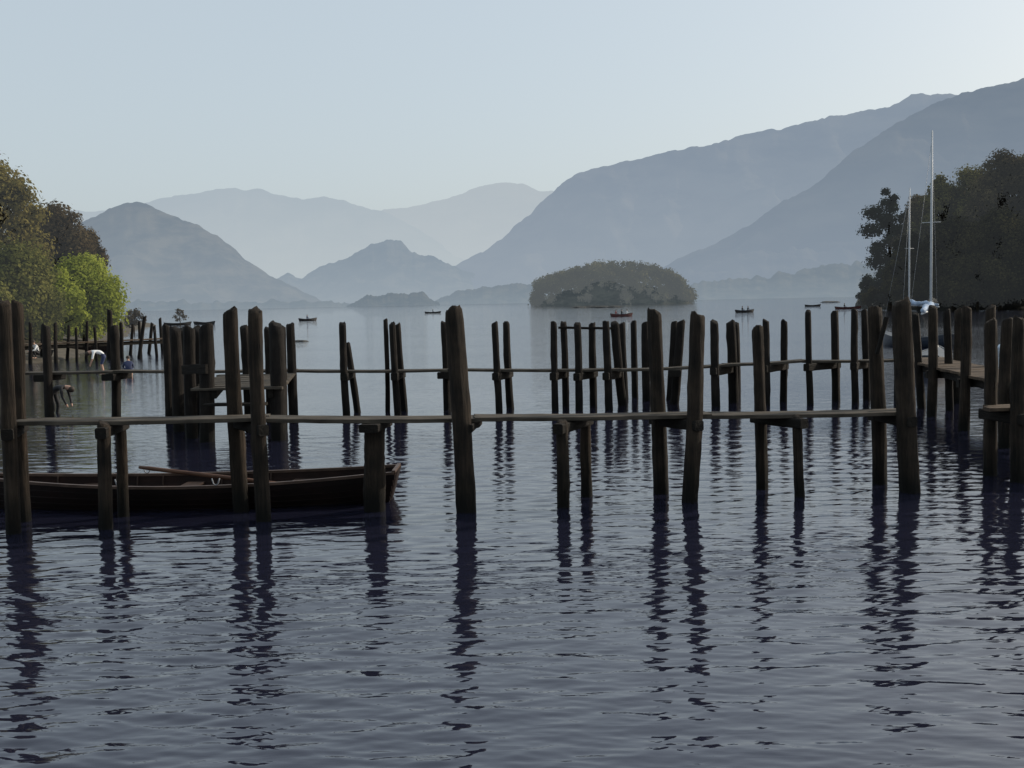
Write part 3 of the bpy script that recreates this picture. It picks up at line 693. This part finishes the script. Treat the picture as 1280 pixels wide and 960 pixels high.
RB = thing('rowing_boat', 'dark red brown wooden rowing boat moored behind the nearest jetty posts', 'boat', Vector((0, 0, 0)))
bb, sh = hull_parts(RB, 5.75, 1.20, 0.31, 0.14, M['hull'], M['inner'], M['rail'], transom=0.58, sheer=0.26, sm=M['seat'])
for s in (.3, .36, .42, .56, .62, .68, .8):
    for sd_ in (1, -1):
        x = -2.875+5.75*s; pts = [(x, sd_*(bb(s)-.045)*k, .07+(sh(s)-.08)*m_) for k, m_ in ((.75, .0), (.93, .35), (1.0, 1.0))]
        tube('rib', pts, .012, M['seat'], RB, 5)
for s in (.38, .6):
    for sd_ in (1, -1):
        x = -2.875+5.75*s; y = sd_*bb(s); z = sh(s)+.015
        tube('rowlock', [(x-.05, y, z+.09), (x-.03, y, z+.02), (x, y, z), (x+.03, y, z+.02), (x+.05, y, z+.09)], .009, M['wire'], RB, 6)
bx = WY(222, 14.86); RB.location = (bx.x, 14.86, 0); RB.rotation_euler = (0, 0, math.pi-math.radians(0.5))
OR = thing('oar', 'single oar resting over the gunwale of the rowing boat', 'oar', A(174, 584, 15.1))
e1 = A(292, 598, 14.85)-OR.location; e2 = e1*1.55
tube('shaft', [(0, 0, 0), e1*.12, e1, e2], [.022, .028, .03, .024], M['oar'], OR, 8)
dd = e2.normalized(); sdv = Vector((0, 1, 0)).cross(dd).normalized()
bl = [e2, e2+dd*.12, e2+dd*.5, e2+dd*.62]; vs = []
for p, ww in zip(bl, (.025, .05, .075, .06)):
    vs += [p+Vector((0, ww, 0))+sdv*.007, p-Vector((0, ww, 0))+sdv*.007, p-Vector((0, ww, 0))-sdv*.007, p+Vector((0, ww, 0))-sdv*.007]
fs = [(i*4+k, i*4+(k+1) % 4, i*4+4+(k+1) % 4, i*4+4+k) for i in range(3) for k in range(4)]+[(0, 1, 2, 3), (12, 13, 14, 15)]
mk('blade', vs, fs, M['oar'], OR)
# ---- people
def person(name, label, loc, rotz, pose, top, leg, scale=1.0, sub=2, sleeves=True, legskin=False):
    if pose == 'stand':
        B_ = dict(pel=(0, 0, .93), sp=(0, 0, 1.12), ch=(0, .01, 1.33), nk=(0, .0, 1.47), hd=(0, -.03, 1.58), ht=(0, -.02, 1.69))
        LG = [[(s*.09, 0, .86), (s*.1, -.02, .48), (s*.1, .02, .08), (s*.12, -.14, .03)] for s in (1, -1)]
        AR = [[(s*.17, .01, 1.4), (s*.23, .03, 1.13), (s*.22, -.12, .92), (s*.2, -.18, .85)] for s in (1, -1)]
    elif pose == 'bend':
        B_ = dict(pel=(0, .12, .84), sp=(0, -.04, .95), ch=(0, -.24, .99), nk=(0, -.38, .98), hd=(0, -.5, .93), ht=(0, -.59, .88))
        LG = [[(s*.1, .1, .78), (s*.12, -.02, .44), (s*.12, .06, .06), (s*.13, -.1, .02)] for s in (1, -1)]
        AR = [[(s*.17, -.3, .95), (s*.2, -.36, .68), (s*.14, -.44, .45), (s*.12, -.47, .36)] for s in (1, -1)]
    elif pose == 'crouch':
        B_ = dict(pel=(0, .1, .33), sp=(0, .06, .5), ch=(0, -.05, .68), nk=(0, -.12, .8), hd=(0, -.18, .9), ht=(0, -.19, 1.0))
        LG = [[(s*.1, .06, .3), (s*.16, -.3, .48), (s*.12, -.1, .07), (s*.13, -.26, .02)] for s in (1, -1)]
        AR = [[(s*.16, -.07, .74), (s*.22, -.24, .52), (s*.12, -.44, .42), (s*.1, -.51, .4)] for s in (1, -1)]
    else:
        B_ = dict(pel=(0, 0, .1), sp=(0, .02, .3), ch=(0, .0, .5), nk=(0, -.03, .64), hd=(0, -.06, .74), ht=(0, -.05, .85))
        LG = [[(s*.1, -.03, .08), (s*.13, -.42, .16), (s*.12, -.5, -.22), (s*.12, -.62, -.27)] for s in (1, -1)]
        AR = [[(s*.17, 0, .56), (s*.24, -.1, .33), (s*.18, -.33, .3), (s*.16, -.41, .3)] for s in (1, -1)]
    V = [B_['pel'], B_['sp'], B_['ch'], B_['nk'], B_['hd'], B_['ht']]; RAD = [(.13, .1), (.12, .09), (.15, .1), (.05, .05), (.075, .09), (.05, .06)]
    E = [(0, 1), (1, 2), (2, 3), (3, 4), (4, 5)]; K = ['t', 't', 't', 's', 's']
    for l in LG:
        n = len(V); V += l; RAD += [(.09, .09), (.06, .06), (.04, .04), (.035, .03)]
        E += [(0, n), (n, n+1), (n+1, n+2), (n+2, n+3)]; K += ['l', 'l', 's' if legskin else 'l', 's']
    for l in AR:
        n = len(V); V += l; RAD += [(.055, .055), (.042, .042), (.03, .03), (.035, .02)]
        E += [(2, n), (n, n+1), (n+1, n+2), (n+2, n+3)]; K += ['t', 't', 't' if sleeves else 's', 's']
    V = [tuple(c*scale for c in v) for v in V]
    me = bpy.data.meshes.new('t'); me.from_pydata(V, E, []); ob = bpy.data.objects.new('t', me); COL.objects.link(ob)
    ob.modifiers.new('Skin', 'SKIN'); s2 = ob.modifiers.new('s', 'SUBSURF'); s2.levels = sub; s2.render_levels = sub
    for i, sv_ in enumerate(me.skin_vertices[0].data):
        sv_.radius = (RAD[i][0]*scale, RAD[i][1]*scale); sv_.use_root = (i == 0)
    dg = bpy.context.evaluated_depsgraph_get(); dg.update()
    nm_ = bpy.data.meshes.new_from_object(ob.evaluated_get(dg)); bpy.data.objects.remove(ob)
    nm_.materials.clear()
    for mm in (top, leg, M['skin']): nm_.materials.append(mm)
    ci = {'t': 0, 'l': 1, 's': 2}
    VV = [Vector(v) for v in V]
    for p in nm_.polygons:
        c = p.center; best = 9; kk = 't'
        for (a, b), k_ in zip(E, K):
            d = VV[b]-VV[a]; t = max(0, min(1, (c-VV[a]).dot(d)/max(d.length_squared, 1e-9))); ds = (c-VV[a]-d*t).length
            if ds < best: best = ds; kk = k_
        p.material_index = ci[kk]; p.use_smooth = True
    nm_.name = name
    root = thing(name, label, 'person', loc, rotz)
    bo = bpy.data.objects.new('body', nm_); COL.objects.link(bo); bo.parent = root
    h1, h2 = Vector(B_['hd'])*scale, Vector(B_['ht'])*scale
    ax = (h2-h1).normalized(); cc = h1.lerp(h2, .62)+Vector((0, .025*scale, 0)); vs, fs = [], []
    for i in range(6):
        ph = i/5*math.pi*.62
        for k in range(10):
            th = k/10*6.283; d = Vector((math.sin(ph)*math.cos(th), math.sin(ph)*math.sin(th), math.cos(ph)))
            d = Vector((0, 0, 1)).rotation_difference(ax) @ d
            vs.append(cc+Vector((d.x*.095, d.y*.11, d.z*.1))*scale)
    for i in range(5):
        for k in range(10): fs.append((i*10+k, i*10+(k+1) % 10, i*10+10+(k+1) % 10, i*10+10+k))
    mk('hair', vs, fs, M['hair'], root, smooth=True)
    return root
person('person', 'person in a white top bending over in the shallows by the left shore', WY(128, 46)+Vector((0, 0, -.05)), math.radians(-70), 'bend', M['white'], M['navy'], 1.0, sleeves=False, legskin=True)
person('person', 'small person in navy crouching in the shallow water beside the bending person', WY(161, 44)+Vector((0, 0, -.1)), math.radians(200), 'crouch', M['navy'], M['navy'], .85, legskin=True)
person('person', 'person in black bending in the water beside the leftmost post of the second jetty', WY(70, 28.5)+Vector((0, 0, -.15)), math.radians(80), 'bend', M['black'], M['black'], .85, legskin=False)
person('person', 'person in white crouching on the far left shore', WY(46, 57.5)+Vector((0, 0, .2)), math.radians(-30), 'crouch', M['white'], M['black'], .9)
# ---- small boats
def small_boat(label, u, v, L, rotz, hm, people=(), B=1.2, free=.33):
    p = W(u, v)
    r = thing('rowing_boat', label, 'boat', (0, 0, 0))
    hull_parts(r, L, B, free, .14, hm, M['inner'], M['inner'], ns=14, nm=6, lap=0, seats=(.25, .5, .75))
    r.location = p; r.rotation_euler = (0, 0, rotz)
    for (s, lab, tm) in people:
        q = Vector((-L/2+L*s, 0, .24)); q.rotate(r.rotation_euler)
        person('person', lab, p+q, rotz+math.radians(90), 'sit', tm, M['navy'], .95, sub=1)
small_boat('small red rowing boat with three people just below the island', 777, 395.5, 3.4, .25, M['redhull'], [(.22, 'person in red at the left of the boat below the island', M['red']), (.5, 'person in dark clothes in the middle of the boat below the island', M['black']), (.76, 'person in white at the right of the boat below the island', M['white'])])
small_boat('dark rowing boat with two people right of the island', 931, 390.5, 3.3, .3, M['darkhull'], [(.35, 'left person of the two in the boat right of the island', M['black']), (.68, 'right person of the two in the boat right of the island', M['black'])])
small_boat('dark rowing boat with one person out beyond the landing stage', 385, 401, 3.2, .6, M['darkhull'], [(.45, 'lone person in the rowing boat beyond the landing stage', M['navy'])])
small_boat('tiny dark rowing boat left of centre near the far shore', 541, 391.5, 4.2, .2, M['darkhull'], [(.5, 'lone person in the tiny boat near the far shore', M['black'])])
small_boat('red hulled boat lying off the tip of the right headland', 1060, 386, 4.8, .05, M['redhull'], [(.35, 'person in dark clothes in the red boat off the headland', M['black'])])
small_boat('dark boat moored off the left shore tip, left of a pair', 222, 406.5, 4.0, .4, M['darkhull'])
small_boat('dark boat moored off the left shore tip, right of a pair', 256, 405.5, 3.8, -.4, M['darkhull'])
small_boat('dark rowing boat drawn up on the left shore beside the small jetty', 12, 451, 4.2, .1, M['darkhull'])
small_boat('brown rowing boat moored along the small distant jetty', 92, 440, 4.4, .12, M['hull'])
small_boat('faint dark boat left of the red hulled boat', 1016, 383, 3.8, .1, M['darkhull'])
# ---- sailing dinghies
def yacht(label, u, Y, vtop, L, rotz):
    p = WY(u, Y); r = thing('sailing_boat', label, 'boat', (0, 0, 0))
    hull_parts(r, L, 1.7, .45, .2, M['bluehull'], M['deckgrey'], M['deckgrey'], ns=18, nm=7, lap=0, seats=(.3,), transom=.75)
    vs, fs = [], []
    for i in range(8):
        s = .52+.47*i/7; b = .85*max(0.02, math.cos((s-0.42)/0.58*math.pi/2)**0.75)-.02; z = .45*(1+.35*(2*s-.95)**2*1.6)-.01
        vs += [(-L/2+L*s, b, z), (-L/2+L*s, 0, z+.07), (-L/2+L*s, -b, z)]
    for i in range(7): fs += [(3*i, 3*i+3, 3*i+4, 3*i+1), (3*i+1, 3*i+4, 3*i+5, 3*i+2)]
    mk('foredeck', vs, fs, M['deckgrey'], r)
    top = A(u, vtop, Y).z; mx_ = .1*L; k_ = Y/40
    tube('mast', [(mx_, 0, .2), (mx_, 0, top*.6), (mx_, 0, top)], [.046, .042, .026], M['mast'], r, 10)
    tube('boom', [(mx_, 0, 2.05), (mx_-.42*L, 0, 1.95)], .035, M['mast'], r, 8)
    n = 12; path = [(mx_-.05-.4*L*i/n, 0, 2.17+.04*math.cos(i*.9)-.1*i/n) for i in range(n+1)]
    tube('furled_sail', path, [.13-.06*i/n+.02*math.sin(i*2) for i in range(n+1)], M['cover'], r, 8)
    rot = Matrix.Rotation(rotz, 3, 'Z')
    for e in ((L/2, 0, .75), (mx_-.3, .8, .5)):
        tube('stay', [(mx_, 0, top*.97), e], .0055*k_, M['wire'], r, 5)
    sp_ = top*.62
    tube('spreader', [(mx_, -.3, sp_), (mx_, .3, sp_)], .012, M['mast'], r, 5)
    off = rot @ Vector((mx_, 0, 0)); r.location = p-off; r.rotation_euler = (0, 0, rotz)
    return r
yacht('sailing boat with the tallest bare mast, moored behind the right jetty', 1163, 38, 163, 5.0, math.radians(62))
yacht('smaller sailing boat with the shorter mast and slanting stays near the headland', 1136, 56, 235, 4.6, math.radians(115))
# ---- buoys and rocks
def buoy(label, u, v, r):
    p = W(u, v); t = thing('buoy', label, 'buoy', p)
    vs, fs = [], []
    for i in range(9):
        ph = i/8*math.pi
        for k in range(14): th = k/14*6.283; vs.append((math.sin(ph)*math.cos(th)*r, math.sin(ph)*math.sin(th)*r, -math.cos(ph)*r*.95+r*.45))
    for i in range(8):
        for k in range(14): fs.append((i*14+k, i*14+(k+1) % 14, i*14+14+(k+1) % 14, i*14+14+k))
    mk('float', vs, fs, M['buoy'], t, smooth=True)
    tube('ring', [(.05*math.cos(a), 0, r*1.4+.05+.05*math.sin(a)) for a in [k*math.pi/4 for k in range(9)]], .012, M['wire'], t, 5)
buoy('pale blue mooring buoy floating near the right edge', 1252, 436, .17)
def rock(label, u, v, sx, sy, sz, seed, grp=None):
    p = W(u, v); vs, fs = [], []
    for i in range(9):
        ph = i/8*math.pi
        for k in range(16):
            th = k/16*6.283; d = Vector((math.sin(ph)*math.cos(th), math.sin(ph)*math.sin(th), -math.cos(ph)))
            q = 1+.35*noise.noise(d*1.6+Vector((seed, 0, 0))); vs.append((d.x*sx*q, d.y*sy*q, d.z*sz*q))
    for i in range(8):
        for k in range(16): fs.append((i*16+k, i*16+(k+1) % 16, i*16+16+(k+1) % 16, i*16+16+k))
    o = mk('rock', vs, fs, M['rock'], None, p); tag(o, label, 'rock', grp)
rock('small dark rock breaking the water right of the landing stage', 376, 427, .55, .3, .14, 2)
for i, (u, v, s) in enumerate([(724, 384.5, 3), (738, 384.2, 4.5), (752, 384.4, 3.5), (768, 384.1, 3), (1038, 378, 4)]):
    rock(['leftmost low rock in front of the island', 'longest low rock in front of the island', 'low rock in front of the island, third from the left', 'rightmost low rock in front of the island', 'low rock out near the right far shore'][i], u, v, s, 1.2, .55, i+5)
